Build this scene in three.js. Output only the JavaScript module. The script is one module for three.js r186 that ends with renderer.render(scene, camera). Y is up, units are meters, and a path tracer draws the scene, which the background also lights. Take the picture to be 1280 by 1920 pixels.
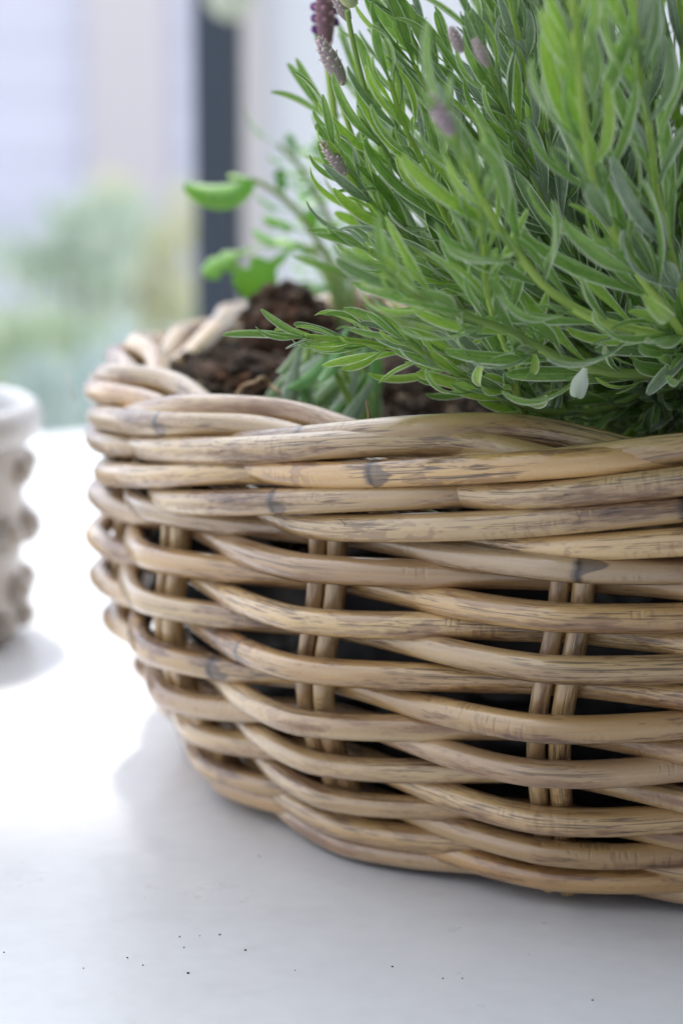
import * as THREE from 'three';
import { mergeGeometries } from 'three/addons/utils/BufferGeometryUtils.js';
import { RoundedBoxGeometry } from 'three/addons/geometries/RoundedBoxGeometry.js';

// ------------------------------------------------------------------ camera, sky, sun, exposure
const scene = new THREE.Scene();
const T = 0.74;                                   // height of the tabletop
const EYE = T + 0.2475, PITCH = 0.187, FPX = 4907;
const camera = new THREE.PerspectiveCamera(2 * Math.atan(960 / FPX) * 180 / Math.PI, 682 / 1024, 0.05, 200);
camera.position.set(0, EYE, 0);
camera.rotation.x = -PITCH;
camera.focus = 0.70;
camera.userData.fStop = 8.2;
scene.add(camera);

const SUN_AZ = 198 * Math.PI / 180, SUN_EL = 67 * Math.PI / 180;   // azimuth from +z (towards the viewer) round to +x; 180 = straight behind the basket
const sunDir = new THREE.Vector3(Math.sin(SUN_AZ) * Math.cos(SUN_EL), Math.sin(SUN_EL), Math.cos(SUN_AZ) * Math.cos(SUN_EL));
{ // hazy bright sky
  const W = 512, H = 256, d = new Float32Array(W * H * 4), v = new THREE.Vector3();
  for (let r = 0; r < H; r++) {
    const up = ((r + 0.5) / H - 0.5) * Math.PI;
    for (let c = 0; c < W; c++) {
      const a = ((c + 0.5) / W - 0.5) * 2 * Math.PI;
      v.set(Math.cos(a) * Math.cos(up), Math.sin(up), Math.sin(a) * Math.cos(up));
      const k = v.dot(sunDir), g = Math.exp((k - 1) * 5), e = Math.max(0, v.y);
      const b = 0.75 + 0.65 * Math.exp(-e * 3.2) + 2.2 * g;
      const i = (r * W + c) * 4;
      d[i] = b * (0.86 + 0.12 * g); d[i + 1] = b * (0.93 + 0.06 * g); d[i + 2] = b * 1.06; d[i + 3] = 1;
    }
  }
  const t = new THREE.DataTexture(d, W, H, THREE.RGBAFormat, THREE.FloatType);
  t.mapping = THREE.EquirectangularReflectionMapping; t.magFilter = t.minFilter = THREE.LinearFilter; t.needsUpdate = true;
  scene.background = t; scene.environment = t;
}
const sun = new THREE.DirectionalLight(new THREE.Color(1, 0.95, 0.87), 2.0);
sun.position.copy(sunDir).multiplyScalar(6).add(new THREE.Vector3(0, T, -0.9));
sun.target.position.set(0, T, -0.9);
sun.castShadow = true; sun.shadow.radius = 8; sun.shadow.mapSize.set(2048, 2048);
Object.assign(sun.shadow.camera, { left: -6, right: 6, top: 6, bottom: -6, near: 0.1, far: 20 });
scene.add(sun, sun.target);

const renderer = new THREE.WebGLRenderer({ antialias: true });
renderer.setSize(682, 1024);
renderer.toneMapping = THREE.LinearToneMapping;
renderer.toneMappingExposure = 1.45;
renderer.shadowMap.enabled = true;

// ------------------------------------------------------------------ helpers
let seed = 20240611;
const rnd = () => { seed = (seed + 0x6d2b79f5) | 0; let t = Math.imul(seed ^ (seed >>> 15), 1 | seed); t = (t + Math.imul(t ^ (t >>> 7), 61 | t)) ^ t; return ((t ^ (t >>> 14)) >>> 0) / 4294967296; };
const rr = (a, b) => a + (b - a) * rnd();
const V = (x, y, z) => new THREE.Vector3(x, y, z);
const lerp = (a, b, t) => a + (b - a) * t, clamp = (x, a = 0, b = 1) => Math.min(b, Math.max(a, x));
const sstep = (a, b, x) => { const t = clamp((x - a) / (b - a)); return t * t * (3 - 2 * t); };
const RAD = Math.PI / 180;
function hash(x, y, z) { let h = Math.imul(x | 0, 374761393) ^ Math.imul(y | 0, 668265263) ^ Math.imul(z | 0, 2147483647 ^ 0x5bd1e995); h = Math.imul(h ^ (h >>> 13), 1274126177); return ((h ^ (h >>> 16)) >>> 0) / 4294967296; }
function vnoise(x, y, z = 0) {
  const i = Math.floor(x), j = Math.floor(y), k = Math.floor(z), f = x - i, g = y - j, h = z - k, s = f * f * (3 - 2 * f), t = g * g * (3 - 2 * g), u = h * h * (3 - 2 * h);
  const l = (kk) => lerp(lerp(hash(i, j, kk), hash(i + 1, j, kk), s), lerp(hash(i, j + 1, kk), hash(i + 1, j + 1, kk), s), t);
  return lerp(l(k), l(k + 1), u);
}
const fbm = (x, y, z = 0, o = 4) => { let s = 0, a = 0.5; for (let i = 0; i < o; i++) { s += a * vnoise(x, y, z + i * 7.3); x *= 2.03; y *= 2.03; z *= 2.03; a *= 0.5; } return s; };
const TAB = new Float32Array(65536); for (let i = 0; i < 65536; i++) TAB[i] = hash(i, 17, 5);
function n2(x, y, p, py) { // value noise that repeats every p in x and py in y
  const i = Math.floor(x), j = Math.floor(y), f = x - i, g = y - j, s = f * f * (3 - 2 * f), t = g * g * (3 - 2 * g);
  const i0 = ((i % p) + p) % p, i1 = (i0 + 1) % p, j0 = ((j % py) + py) % py, j1 = (j0 + 1) % py, r0 = (j0 * 131) & 255, r1 = (j1 * 131) & 255, q = p * 7;
  const A = TAB[((i0 + q) * 257 + r0 * 13) & 65535], B = TAB[((i1 + q) * 257 + r0 * 13) & 65535], C = TAB[((i0 + q) * 257 + r1 * 13) & 65535], D = TAB[((i1 + q) * 257 + r1 * 13) & 65535];
  return A + (B - A) * s + (C - A) * t + (A - B - C + D) * s * t;
}
// u, v in 0..1; cu x cv cells; k picks another pattern
const pnoise = (u, v, cu, cv, k = 0) => { const a = k * 37; return 0.53 * n2(u * cu + a, v * cv + a, cu, cv) + 0.27 * n2(u * cu * 2 + a, v * cv * 2, cu * 2, cv * 2) + 0.14 * n2(u * cu * 4, v * cv * 4 + a, cu * 4, cv * 4); };

// a point of the place that the photograph shows at pixel (x, y) of 1280 x 1920 and at that distance in front of the viewer
function at(px, py, depth) {
  const dx = (px - 640) / FPX, dy = (py - 960) / FPX, c = Math.cos(PITCH), s = Math.sin(PITCH);
  const down = dy * c + s, fwd = c - dy * s;
  return V(dx / fwd * depth, EYE - down / fwd * depth, -depth);
}
const seenAt = (p) => { const q = p.clone().sub(camera.position), c = Math.cos(PITCH), s = Math.sin(PITCH), f = -q.z * c - q.y * s, u = q.y * c - q.z * s; return [640 + FPX * q.x / f, 960 - FPX * u / f]; };
const onTable = (px, py) => { const p = at(px, py, 1), k = (EYE - T) / (EYE - p.y); return V(p.x * k, T, -k); };

const used = new Map();
function numbered(name) { const n = used.get(name) ?? 0; used.set(name, n + 1); return n ? `${name}_${String(n).padStart(3, '0')}` : name; }
function tag(o, label, category, group, kind) {
  o.userData.label = label; if (category) o.userData.category = category; if (group) o.userData.group = group; if (kind) o.userData.kind = kind; return o;
}
function thing(name, pos, label, category, group) { const g = new THREE.Group(); g.name = numbered(name); g.position.copy(pos); scene.add(g); return tag(g, label, category, group); }
function mesh(name, geo, mat, parent = scene) {
  const m = new THREE.Mesh(geo, mat); m.name = parent === scene ? numbered(name) : name; m.castShadow = m.receiveShadow = true; parent.add(m); return m;
}
function tex(W, H, fn, srgb = true, rep = true) {
  const d = new Uint8Array(W * H * 4);
  for (let y = 0; y < H; y++) for (let x = 0; x < W; x++) { const c = fn((x + 0.5) / W, (y + 0.5) / H), i = (y * W + x) * 4; for (let k = 0; k < 3; k++) d[i + k] = clamp(Math.round((Array.isArray(c) ? c[k] : c) * 255), 0, 255); d[i + 3] = 255; }
  const t = new THREE.DataTexture(d, W, H); t.magFilter = THREE.LinearFilter; t.minFilter = THREE.LinearMipmapLinearFilter; t.generateMipmaps = true;
  t.wrapS = t.wrapT = rep ? THREE.RepeatWrapping : THREE.ClampToEdgeWrapping; if (srgb) t.colorSpace = THREE.SRGBColorSpace; t.needsUpdate = true; return t;
}
const mix3 = (a, b, t) => [lerp(a[0], b[0], t), lerp(a[1], b[1], t), lerp(a[2], b[2], t)];

// a tube along points; radius(t, angle) ; uv = (metres along / uLen + u0, turns)
function sweep(pts, radius, { seg = 12, uLen = 0.3, u0 = 0, closed = false, cap = true, turn = -Math.PI / 2 } = {}) {
  const n = pts.length, pos = [], uv = [], nor = [], idx = [];
  const tan = pts.map((p, i) => pts[Math.min(n - 1, i + 1)].clone().sub(pts[Math.max(0, i - 1)]).normalize());
  if (closed) tan[0] = tan[n - 1] = pts[1].clone().sub(pts[n - 2]).normalize();
  let ref = Math.abs(tan[0].y) < 0.8 ? V(0, 1, 0) : V(1, 0, 0), len = 0;
  for (let i = 0; i < n; i++) {
    if (i) len += pts[i].distanceTo(pts[i - 1]);
    const b = tan[i].clone().cross(ref).normalize(), a = b.clone().cross(tan[i]).normalize(); ref = a;
    for (let j = 0; j <= seg; j++) {
      const w = j / seg * 2 * Math.PI + turn, r = radius(i / (n - 1), w, len), d = a.clone().multiplyScalar(Math.cos(w)).addScaledVector(b, Math.sin(w));
      pos.push(pts[i].x + d.x * r, pts[i].y + d.y * r, pts[i].z + d.z * r); nor.push(d.x, d.y, d.z); uv.push(len / uLen + u0, j / seg);
      if (i && j) { const q = i * (seg + 1) + j, p = q - seg - 1; idx.push(p - 1, q, q - 1, p - 1, p, q); }
    }
  }
  if (cap && !closed) for (const e of [0, n - 1]) {
    const c = pos.length / 3, s = e ? 1 : -1; pos.push(pts[e].x, pts[e].y, pts[e].z); nor.push(tan[e].x * s, tan[e].y * s, tan[e].z * s); uv.push(0.1, 0.5);
    for (let j = 0; j <= seg; j++) { const q = (e * (seg + 1) + j) * 3; pos.push(pos[q], pos[q + 1], pos[q + 2]); nor.push(tan[e].x * s, tan[e].y * s, tan[e].z * s); uv.push(0.1, 0.5); if (j) e ? idx.push(c, c + j, c + j + 1) : idx.push(c, c + j + 1, c + j); }
  }
  const g = new THREE.BufferGeometry(); g.setAttribute('position', new THREE.Float32BufferAttribute(pos, 3)); g.setAttribute('normal', new THREE.Float32BufferAttribute(nor, 3)); g.setAttribute('uv', new THREE.Float32BufferAttribute(uv, 2)); g.setIndex(idx); return g;
}
const spline = (pts, n) => new THREE.CatmullRomCurve3(pts, false, 'centripetal').getPoints(n);
function displaced(geo, fn) { // push every vertex along its normal
  const p = geo.attributes.position, n = geo.attributes.normal, v = V(0, 0, 0);
  for (let i = 0; i < p.count; i++) { v.fromBufferAttribute(p, i); const k = fn(v.x, v.y, v.z); p.setXYZ(i, v.x + n.getX(i) * k, v.y + n.getY(i) * k, v.z + n.getZ(i) * k); }
  geo.computeVertexNormals(); return geo;
}

// ------------------------------------------------------------------ ground, far wall, post, table
const std = (o) => new THREE.MeshStandardMaterial(o);
{
  const paving = tex(512, 512, (u, v) => { const n = 0.6 * pnoise(u, v, 9, 9) + 0.4 * pnoise(u, v, 60, 60); return [0.70 + 0.16 * (n - 0.5), 0.69 + 0.16 * (n - 0.5), 0.66 + 0.16 * (n - 0.5)]; });
  const g = new THREE.PlaneGeometry(160, 160); g.rotateX(-Math.PI / 2); const uv = g.attributes.uv; for (let i = 0; i < uv.count; i++) uv.setXY(i, uv.getX(i) * 80, uv.getY(i) * 80);
  const m = mesh('ground', g, std({ map: paving, roughness: 0.9 })); m.userData.kind = 'structure';
}
{ // pale boarded wall across the garden
  const w = thing('garden_wall', V(-0.3, 0, -8.4), 'pale lavender white wall of wide horizontal boards across the garden', 'wall');
  const bm = [0.68, 0.70, 0.69, 0.67].map((k) => std({ color: new THREE.Color().setRGB(k * 0.95, k * 0.97, k * 1.14), roughness: 0.7 }));
  const bg = new RoundedBoxGeometry(5.2, 0.178, 0.04, 2, 0.005);
  for (let i = 0; i < 13; i++) { const b = mesh('board', bg, bm[(i * 7) % 4], w); b.position.set(-0.6, 0.10 + i * 0.18, 0); }
  const pk = std({ color: new THREE.Color().setRGB(0.60, 0.57, 0.60), roughness: 0.8 });
  const p = mesh('corner_panel', new RoundedBoxGeometry(0.26, 2.36, 0.06, 2, 0.01), pk, w); p.position.set(-0.37, 1.19, 0.06);
  const bk = mesh('backing', new THREE.BoxGeometry(5.2, 2.36, 0.06), std({ color: new THREE.Color().setRGB(0.6, 0.6, 0.64), roughness: 0.9 }), w); bk.position.set(-0.6, 1.18, -0.06);
}
{ // the house behind the viewer and its porch roof, which keep part of the sky off the table
  const plaster = std({ color: new THREE.Color().setRGB(0.33, 0.35, 0.39), roughness: 0.9 });
  const part = (name, w, h, d, x, y, z) => { const m = mesh(name, new THREE.BoxGeometry(w, h, d), plaster); m.position.set(x, y, z); m.userData.kind = 'structure'; };
  part('house_wall', 7, 2.6, 0.2, 0.2, 1.3, 1.9); part('side_wall', 0.2, 2.6, 2.45, 1.6, 1.3, 0.575); part('porch_roof', 4.4, 0.12, 3.45, 1.6, 2.5, 0.235);
}
{ // dark glazing post and the white panel beside it
  const p = thing('door_post', V(-0.1035, 0, -2.15), 'dark slate grey upright post standing behind the basket', 'post');
  const gm = std({ color: new THREE.Color().setRGB(0.048, 0.068, 0.10), roughness: 0.5 });
  const sh = mesh('shaft', new RoundedBoxGeometry(0.031, 2.4, 0.05, 2, 0.003), gm, p); sh.position.y = 1.2;
  const rb = mesh('rebate', new RoundedBoxGeometry(0.008, 2.4, 0.03, 2, 0.002), std({ color: new THREE.Color().setRGB(0.16, 0.17, 0.19), roughness: 0.5 }), p); rb.position.set(0.0195, 1.2, -0.005);
  const w = thing('white_panel', V(0.5, 0, -3.2), 'bright white upright panel right of the dark post', 'panel');
  const pm = std({ color: new THREE.Color().setRGB(0.80, 0.84, 0.9), roughness: 0.6 });
  const a = mesh('panel_face', new RoundedBoxGeometry(1.2, 2.4, 0.04, 2, 0.006), pm, w); a.position.y = 1.2;
  const b = mesh('panel_edge', new RoundedBoxGeometry(0.05, 2.42, 0.06, 2, 0.006), std({ color: new THREE.Color().setRGB(0.66, 0.63, 0.64), roughness: 0.6 }), w); b.position.set(-0.618, 1.21, 0.02);
}
{ // table
  const t = thing('table', V(0, 0, 0), 'smooth satin white tabletop carrying the wicker basket and pale pot', 'table');
  const x0 = -0.25, x1 = 0.75, z0 = -1.59, z1 = 0.25, r = 0.2, s = new THREE.Shape();
  s.moveTo(x0 + r, -z1); s.lineTo(x1 - r, -z1); s.quadraticCurveTo(x1, -z1, x1, -z1 + r); s.lineTo(x1, -z0 - r); s.quadraticCurveTo(x1, -z0, x1 - r, -z0); s.lineTo(x0 + r, -z0); s.quadraticCurveTo(x0, -z0, x0, -z0 - r); s.lineTo(x0, -z1 + r); s.quadraticCurveTo(x0, -z1, x0 + r, -z1);
  const g = new THREE.ExtrudeGeometry(s, { depth: 0.024, bevelEnabled: true, bevelSize: 0.003, bevelThickness: 0.003, bevelSegments: 3, curveSegments: 16 });
  g.rotateX(-Math.PI / 2); g.translate(0, T - 0.027, 0);
  const cm = tex(1024, 1024, (u, v) => { const n = pnoise(u, v, 5, 5), f = pnoise(u, v, 90, 90), st = sstep(0.60, 0.72, pnoise(u, v, 22, 30, 1)) * 0.012; const k = 0.905 + 0.025 * (n - 0.5) + 0.03 * (f - 0.5) - st; return [k * 0.985, k * 0.992, k]; });
  const rm = tex(512, 512, (u, v) => 0.34 + 0.18 * (pnoise(u, v, 14, 14) - 0.5) + 0.1 * (pnoise(u, v, 80, 80) - 0.5), false);
  const bmp = tex(512, 512, (u, v) => pnoise(u, v, 120, 120), false);
  for (const x of [cm, rm, bmp]) x.repeat.set(2, 2);
  const m = new THREE.MeshPhysicalMaterial({ map: cm, roughnessMap: rm, roughness: 1, bumpMap: bmp, bumpScale: 0.00012, ior: 1.5 });
  mesh('tabletop', g, m, t);
  const lg = new RoundedBoxGeometry(0.05, T - 0.03, 0.05, 2, 0.004), lm = std({ color: 0xd8d8d6, roughness: 0.6 });
  for (const [x, z] of [[x0 + 0.11, z0 + 0.11], [x1 - 0.11, z0 + 0.11], [x0 + 0.11, z1 - 0.11], [x1 - 0.11, z1 - 0.11]]) mesh('leg', lg, lm, t).position.set(x, (T - 0.03) / 2, z);
}

// ------------------------------------------------------------------ the wicker basket
const R = 0.22, BC = V(0.608 * R, T, -4 * R);      // centre of the base
const PH = [0, 0.06, 0.12, 0.2, 0.3, 0.42, 0.52, 0.7].map((x) => x * R), PR = [0.862, 0.897, 0.918, 0.973, 1.007, 0.996, 1.0, 1.0].map((x) => x * R);
function outer(h) { // smooth profile of the outside
  const f = (q) => { let i = 0; while (i < PH.length - 2 && q > PH[i + 1]) i++; return lerp(PR[i], PR[i + 1], (q - PH[i]) / (PH[i + 1] - PH[i])); };
  let s = 0; for (let k = -3; k <= 3; k++) s += f(h + k * 0.003); return s / 7;
}
const MID = 0.0118;                                // the stakes stand this far inside the outer face
const CANE = 0.0037, NST = 17, DST = 360 / NST;
// angle 0 faces the viewer, negative to the left
const P = (deg, r, h) => V(Math.sin(deg * RAD) * r, h, Math.cos(deg * RAD) * r);
const dip = (deg) => { const d = ((deg + 78 + 540) % 360) - 180; return -0.0063 * Math.exp(-d * d / (38 * 38)); };
const twist = (h) => -3.2 * (1 - sstep(0, 0.115, h));
const stakeAng = (i, h) => -20.4 + i * DST + twist(h);

// cane skin: grain, dark cracks, blotches, one node
function caneSkin(k) {
  const nodeU = 0.25 + 0.5 * hash(k, 5, 9);
  const f = (u, v) => {
    const grain = 0.5 * pnoise(u, v, 12, 48, k) + 0.3 * pnoise(u, v, 60, 90, k + 1) + 0.2 * n2(u * 500, v * 60, 500, 60), tone = pnoise(u, v, 6, 3, k + 2), wear = pnoise(u, v, 7, 3, k + 9);
    const blot = sstep(0.50, 0.66, 0.5 * wear + 0.34 * pnoise(u, v, 26, 12, k + 3) + 0.2 * pnoise(u, v, 110, 44, k));
    const line = (cu, cv, q, lo) => sstep(lo, lo + 0.12, 1 - Math.abs(2 * pnoise(u, v, cu, cv, q) - 0.94) * 2.6);
    const crack = Math.max(line(5, 26, k + 5, 0.83), 0.8 * line(9, 44, k + 11, 0.86)) * sstep(0.44, 0.56, pnoise(u, v, 8, 4, k + 6));
    const cross = sstep(0.5, 0.9, n2(u * 420, v * 7, 420, 7)) * sstep(0.52, 0.62, pnoise(u, v, 9, 3, k + 8));
    const stain = sstep(0.575, 0.60, 0.6 * pnoise(u, v, 10, 3, k + 12) + 0.4 * pnoise(u, v, 48, 12, k + 13));
    const du = (u - nodeU + 0.006 * (pnoise(u, v, 8, 9, k) - 0.5)) * 310;   // millimetres from the node
    const ring = Math.exp(-du * du / 1.3) * sstep(0.25, 0.5, pnoise(u, v, 4, 7, k + 4)), reach = 1 + 15 * Math.max(0, pnoise(u, v, 3, 5, k + 6) - 0.38), scar = sstep(0, 0.5, du) * (1 - sstep(reach, reach + 1.5, du));
    return { grain, tone, stain, wear, blot, crack, cross, ring, scar };
  };
  const light = [[0.87, 0.75, 0.55], [0.84, 0.735, 0.56], [0.87, 0.725, 0.50], [0.80, 0.69, 0.54], [0.80, 0.65, 0.49]][k % 5], dark = [0.36, 0.235, 0.15], amt = [0.75, 0.5, 0.95, 0.55, 0.85][k % 5];
  const memo = []; for (let y = 0; y < 128; y++) for (let x = 0; x < 1536; x++) memo.push(f((x + 0.5) / 1536, (y + 0.5) / 128));
  const get = (u, v) => memo[Math.floor(v * 128) * 1536 + Math.floor(u * 1536)];
  const map = tex(1536, 128, (u, v) => {
    const q = get(u, v); let c = mix3(light, [light[0] * 0.84, light[1] * 0.79, light[2] * 0.72], clamp((q.tone - 0.4) * 2.2));
    c = c.map((x) => x * (0.93 + 0.16 * (q.grain - 0.45)));
    c = mix3(c, [0.55, 0.38, 0.24], clamp((q.wear - 0.46) * 3.2) * 0.6); c = mix3(c, [0.47, 0.335, 0.25], q.stain * 0.40 * amt); c = mix3(c, dark, clamp(q.blot * amt * 0.72)); c = mix3(c, [0.22, 0.16, 0.12], clamp(q.crack * 0.7 * amt)); c = mix3(c, [0.42, 0.31, 0.22], q.cross * 0.22 * amt);
    return mix3(c, [0.27, 0.21, 0.17], clamp(q.ring * 0.7 + q.scar * 0.62));
  });
  const bump = tex(1536, 128, (u, v) => { const q = get(u, v); return clamp(0.55 + 0.18 * (q.grain - 0.45) - 0.3 * q.crack - 0.22 * q.cross - 0.16 * q.blot + 0.45 * q.ring); }, false);
  const rough = tex(768, 64, (u, v) => { const q = get(u, v); return clamp(0.36 + 0.25 * (q.grain - 0.4) + 0.3 * q.blot + 0.3 * q.crack + 0.15 * q.ring); }, false);
  return { map, bump, rough };
}
const skins = [0, 1, 2, 3, 4].map(caneSkin);
const caneMats = [];
for (let i = 0; i < 15; i++) {
  const s = skins[i % 5], t = [[1.0, 0.93, 0.82], [0.80, 0.76, 0.71], [0.88, 0.77, 0.62]][Math.floor(i / 5)];
  caneMats.push(new THREE.MeshPhysicalMaterial({ map: s.map, color: new THREE.Color().setRGB(...t), roughnessMap: s.rough, roughness: 1, bumpMap: s.bump, bumpScale: 0.0007, ior: 1.65, clearcoat: 1, clearcoatRoughness: 0.15 }));
}
const stakeMats = [caneMats[0], caneMats[1]];
const basket = thing('wicker_basket', BC, 'round woven rattan basket with bulging sides, planted with lavender', 'basket');
const caneR = (k, r) => { const o = hash(k, 3, 1) * 50; return (t, w, len) => r * (1 + 0.10 * (vnoise(len * 28 + o, Math.cos(w) * 0.8 + 2, Math.sin(w) * 0.8) - 0.5) + 0.10 * (vnoise(len * 11 + o, 0.5) - 0.5) + 0.035 * Math.cos(2 * w + o + len * 6)); };
// plain weave: each round passes in front of one pair of stakes and behind the next
const ROWS = [104.6, 98.0, 90.8, 83.6, 77.4, 69.8, 60.6, 52.6, 45.6, 37.6, 31.3, 24.4, 18.0, 12.4, 8.6, 5.2].map((x) => x / 1000);
let caneNo = 0;
ROWS.forEach((h0, k) => {
  const flatter = k > 12 ? 0.62 : k > 9 ? 0.85 : 1, o = k * 11.7;
  const joinAt = (a) => { const i = Math.round((a + 20.4) / DST); return stakeAng(i + ((i + k) % 2 === 0 ? 1 : 0), h0); };   // ends hide behind a pair of stakes
  const j0 = joinAt(-250 + 40 * hash(k, 1, 1)), cuts = [j0, joinAt(-150 + 40 * hash(k, 2, 1)), ...(k % 3 !== 0 ? [joinAt(-10 + 50 * hash(k, 3, 2))] : []), j0 + 360];
  const centre = (deg) => {
    const u = (deg - stakeAng(0, h0)) / DST, c = Math.cos(Math.PI * (u + k)), tri = 1 - 2 * Math.abs(((u + k + 1) % 2 + 2) % 2 - 1), low = sstep(0.075, 0.045, h0);
    const wv = lerp(c, tri, 0.48) * (0.0082 + 0.0008 * low) * flatter;
    const wob = (vnoise(deg * 0.045 + o, 0.3) - 0.5) * 0.0030 + (vnoise(deg * 0.13 + o, 4.3) - 0.5) * 0.0008;
    const h = h0 + dip(deg) * sstep(0.0, 0.03, h0) + wob * sstep(0, 0.02, h0) + (0.0004 + 0.0016 * low) * (1 - c) * flatter, rw = (vnoise(deg * 0.06 + o, 9.3) - 0.5) * 0.0016;
    return P(deg, outer(h) - MID + wv + rw, Math.max(h, CANE));
  };
  for (let c = 0; c + 1 < cuts.length; c++) {
    const a0 = cuts[c] - 3, a1 = cuts[c + 1] + 2, n = Math.round((a1 - a0) / 0.85), pts = [];
    for (let i = 0; i <= n; i++) { const a = lerp(a0, a1, i / n), p = centre(a); if (i / n > 0.97 && c + 2 < cuts.length) p.multiplyScalar(1 - 0.006 * (i / n - 0.97) / 0.03); pts.push(p); }
    const id = caneNo++;
    mesh('weaver_cane', sweep(pts, caneR(id, CANE * (0.94 + 0.13 * hash(id, 8, 2))), { seg: 14, uLen: 0.27 + 0.2 * hash(id, 6, 2), u0: hash(id, 4, 4) }), caneMats[Math.floor(hash(id, 7, 7) * 15)], basket);
  }
});
// twisted three-strand bands below the rim, and the plaited border on top
function rope({ h, ar, ah, r, period, mid, inset, strands, front }) {
  for (let s = 0; s < strands; s++) {
    const shift = mid + s * period / strands, o = s * 5.3 + h * 900, pts = [], n = 470, k = caneNo++;
    for (let i = 0; i <= n; i++) {
      const deg = 150 + 360 * i / n, u = (deg - shift) / period * 2 * Math.PI, w = Math.atan2(Math.sin(u), Math.cos(u)), ph = w - front * Math.sin(w);
      const close = 1 - sstep(0, 6, i) * (1 - sstep(n - 6, n, i));
      const wob = (vnoise(deg * 0.06 + o, 1.7) - 0.5) * 0.0040 * (1 - close);
      pts.push(P(deg, outer(h) - inset + ar * Math.tanh(1.5 * Math.cos(ph)) / 0.905, h + ah * Math.sin(ph) + dip(deg) + wob));
    }
    mesh('rim_cane', sweep(pts, caneR(k, r), { seg: 14, uLen: 0.31, u0: hash(k, 4, 4), closed: true }), caneMats[Math.floor(hash(k, 7, 3) * 10)], basket);
  }
}
rope({ h: 0.1155, ar: 0.0062, ah: 0.0062, r: 0.0039, period: 60, mid: -26, inset: 0.0100, strands: 3, front: 0.35 });
rope({ h: 0.1295, ar: 0.0062, ah: 0.0062, r: 0.0040, period: 60, mid: -31, inset: 0.0100, strands: 3, front: 0.35 });
rope({ h: 0.1345, ar: 0.0085, ah: 0.0050, r: 0.0043, period: 45, mid: -64, inset: 0.0160, strands: 2, front: 0.1 });
for (let i = 0; i < NST; i++) for (const side of [0, 1]) { // pairs of stakes
  const pts = [];
  for (let j = 0; j <= 30; j++) { const h = lerp(0.003, 0.126, j / 30); pts.push(P(stakeAng(i, h) + (side ? 1.0 : -0.78) + 0.12 * Math.sin(j * 0.35 + i * 2), outer(h) - MID - (side ? 0.0006 : -0.0004), h + dip(stakeAng(i, h)) * sstep(0, 0.03, h))); }
  const k = caneNo++;
  mesh('stake', sweep(pts, caneR(k, side ? 0.0033 : 0.00265), { seg: 10, uLen: 0.31, u0: hash(k, 1, 6), turn: Math.PI / 2 }), stakeMats[Math.floor(hash(k, 7, 3) * 2)], basket);
}
mesh('base', displaced(new THREE.CylinderGeometry(0.176, 0.174, 0.005, 64, 1), () => 0), caneMats[3], basket).position.y = 0.0045;
for (let i = 0; i < 12; i++) { // lifted splinters of bark along the canes
  const deg = rr(-62, -2), h = rr(0.112, 0.132), r = outer(h) - rr(0.0012, 0.0026), l = rr(0.5, 1.6), pts = [P(deg, r, h + dip(deg)), P(deg + l * 0.5, r + 0.0006, h + dip(deg) + rr(-0.0004, 0.0006)), P(deg + l, r + rr(0.0012, 0.003), h + dip(deg) + rr(-0.001, 0.0014))];
  mesh('splinter', sweep(spline(pts, 6), (t) => 0.00026 - 0.0002 * t, { seg: 5 }), caneMats[i % 5], basket);
}
for (const q of [[[140, 752, 0.83], [133, 728, 0.83], [127, 700, 0.835]], [[178, 740, 0.86], [172, 715, 0.86], [170, 700, 0.865]]]) mesh('loose_fibre', sweep(spline(q.map((p) => at(...p).sub(BC)), 10), () => 0.0003, { seg: 5 }), std({ color: new THREE.Color().setRGB(0.62, 0.56, 0.47), roughness: 0.8 }), basket);

// ------------------------------------------------------------------ plastic liner and soil in the basket
{
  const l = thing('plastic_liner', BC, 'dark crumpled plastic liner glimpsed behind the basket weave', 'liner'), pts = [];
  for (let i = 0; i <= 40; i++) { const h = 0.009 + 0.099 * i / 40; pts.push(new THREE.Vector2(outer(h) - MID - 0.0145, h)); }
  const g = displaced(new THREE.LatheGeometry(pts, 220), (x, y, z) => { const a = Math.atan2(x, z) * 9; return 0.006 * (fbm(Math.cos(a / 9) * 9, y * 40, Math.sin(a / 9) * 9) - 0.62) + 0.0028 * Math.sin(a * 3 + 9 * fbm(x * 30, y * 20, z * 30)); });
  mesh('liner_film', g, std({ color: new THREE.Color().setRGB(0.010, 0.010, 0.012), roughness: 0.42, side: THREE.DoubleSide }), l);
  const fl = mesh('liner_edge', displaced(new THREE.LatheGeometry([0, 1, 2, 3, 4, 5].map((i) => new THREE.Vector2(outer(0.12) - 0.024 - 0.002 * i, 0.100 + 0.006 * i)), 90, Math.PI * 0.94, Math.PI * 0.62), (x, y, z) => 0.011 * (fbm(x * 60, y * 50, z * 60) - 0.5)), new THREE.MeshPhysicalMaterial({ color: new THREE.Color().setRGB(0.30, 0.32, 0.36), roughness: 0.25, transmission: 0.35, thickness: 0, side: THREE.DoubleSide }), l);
  tag(fl, 'greyish see-through edge of the liner');
}
const soilMap = (k, a, b) => tex(512, 512, (u, v) => { const n = pnoise(u, v, 18, 18, k), f = pnoise(u, v, 75, 75, k), s = sstep(0.66, 0.72, pnoise(u, v, 60, 60, k + 1)); return mix3(mix3(a, b, clamp(n * 1.6 - 0.35 + (f - 0.5))), [0.42, 0.31, 0.22], s * 0.35); });
const soilMat = new THREE.MeshPhysicalMaterial({ specularIntensity: 0.15, map: soilMap(0, [0.085, 0.06, 0.045], [0.21, 0.15, 0.11]), roughness: 0.95 });
const clodMat = new THREE.MeshPhysicalMaterial({ specularIntensity: 0.2,  map: soilMap(4, [0.20, 0.14, 0.11], [0.43, 0.31, 0.24]), roughness: 0.95 });
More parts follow.
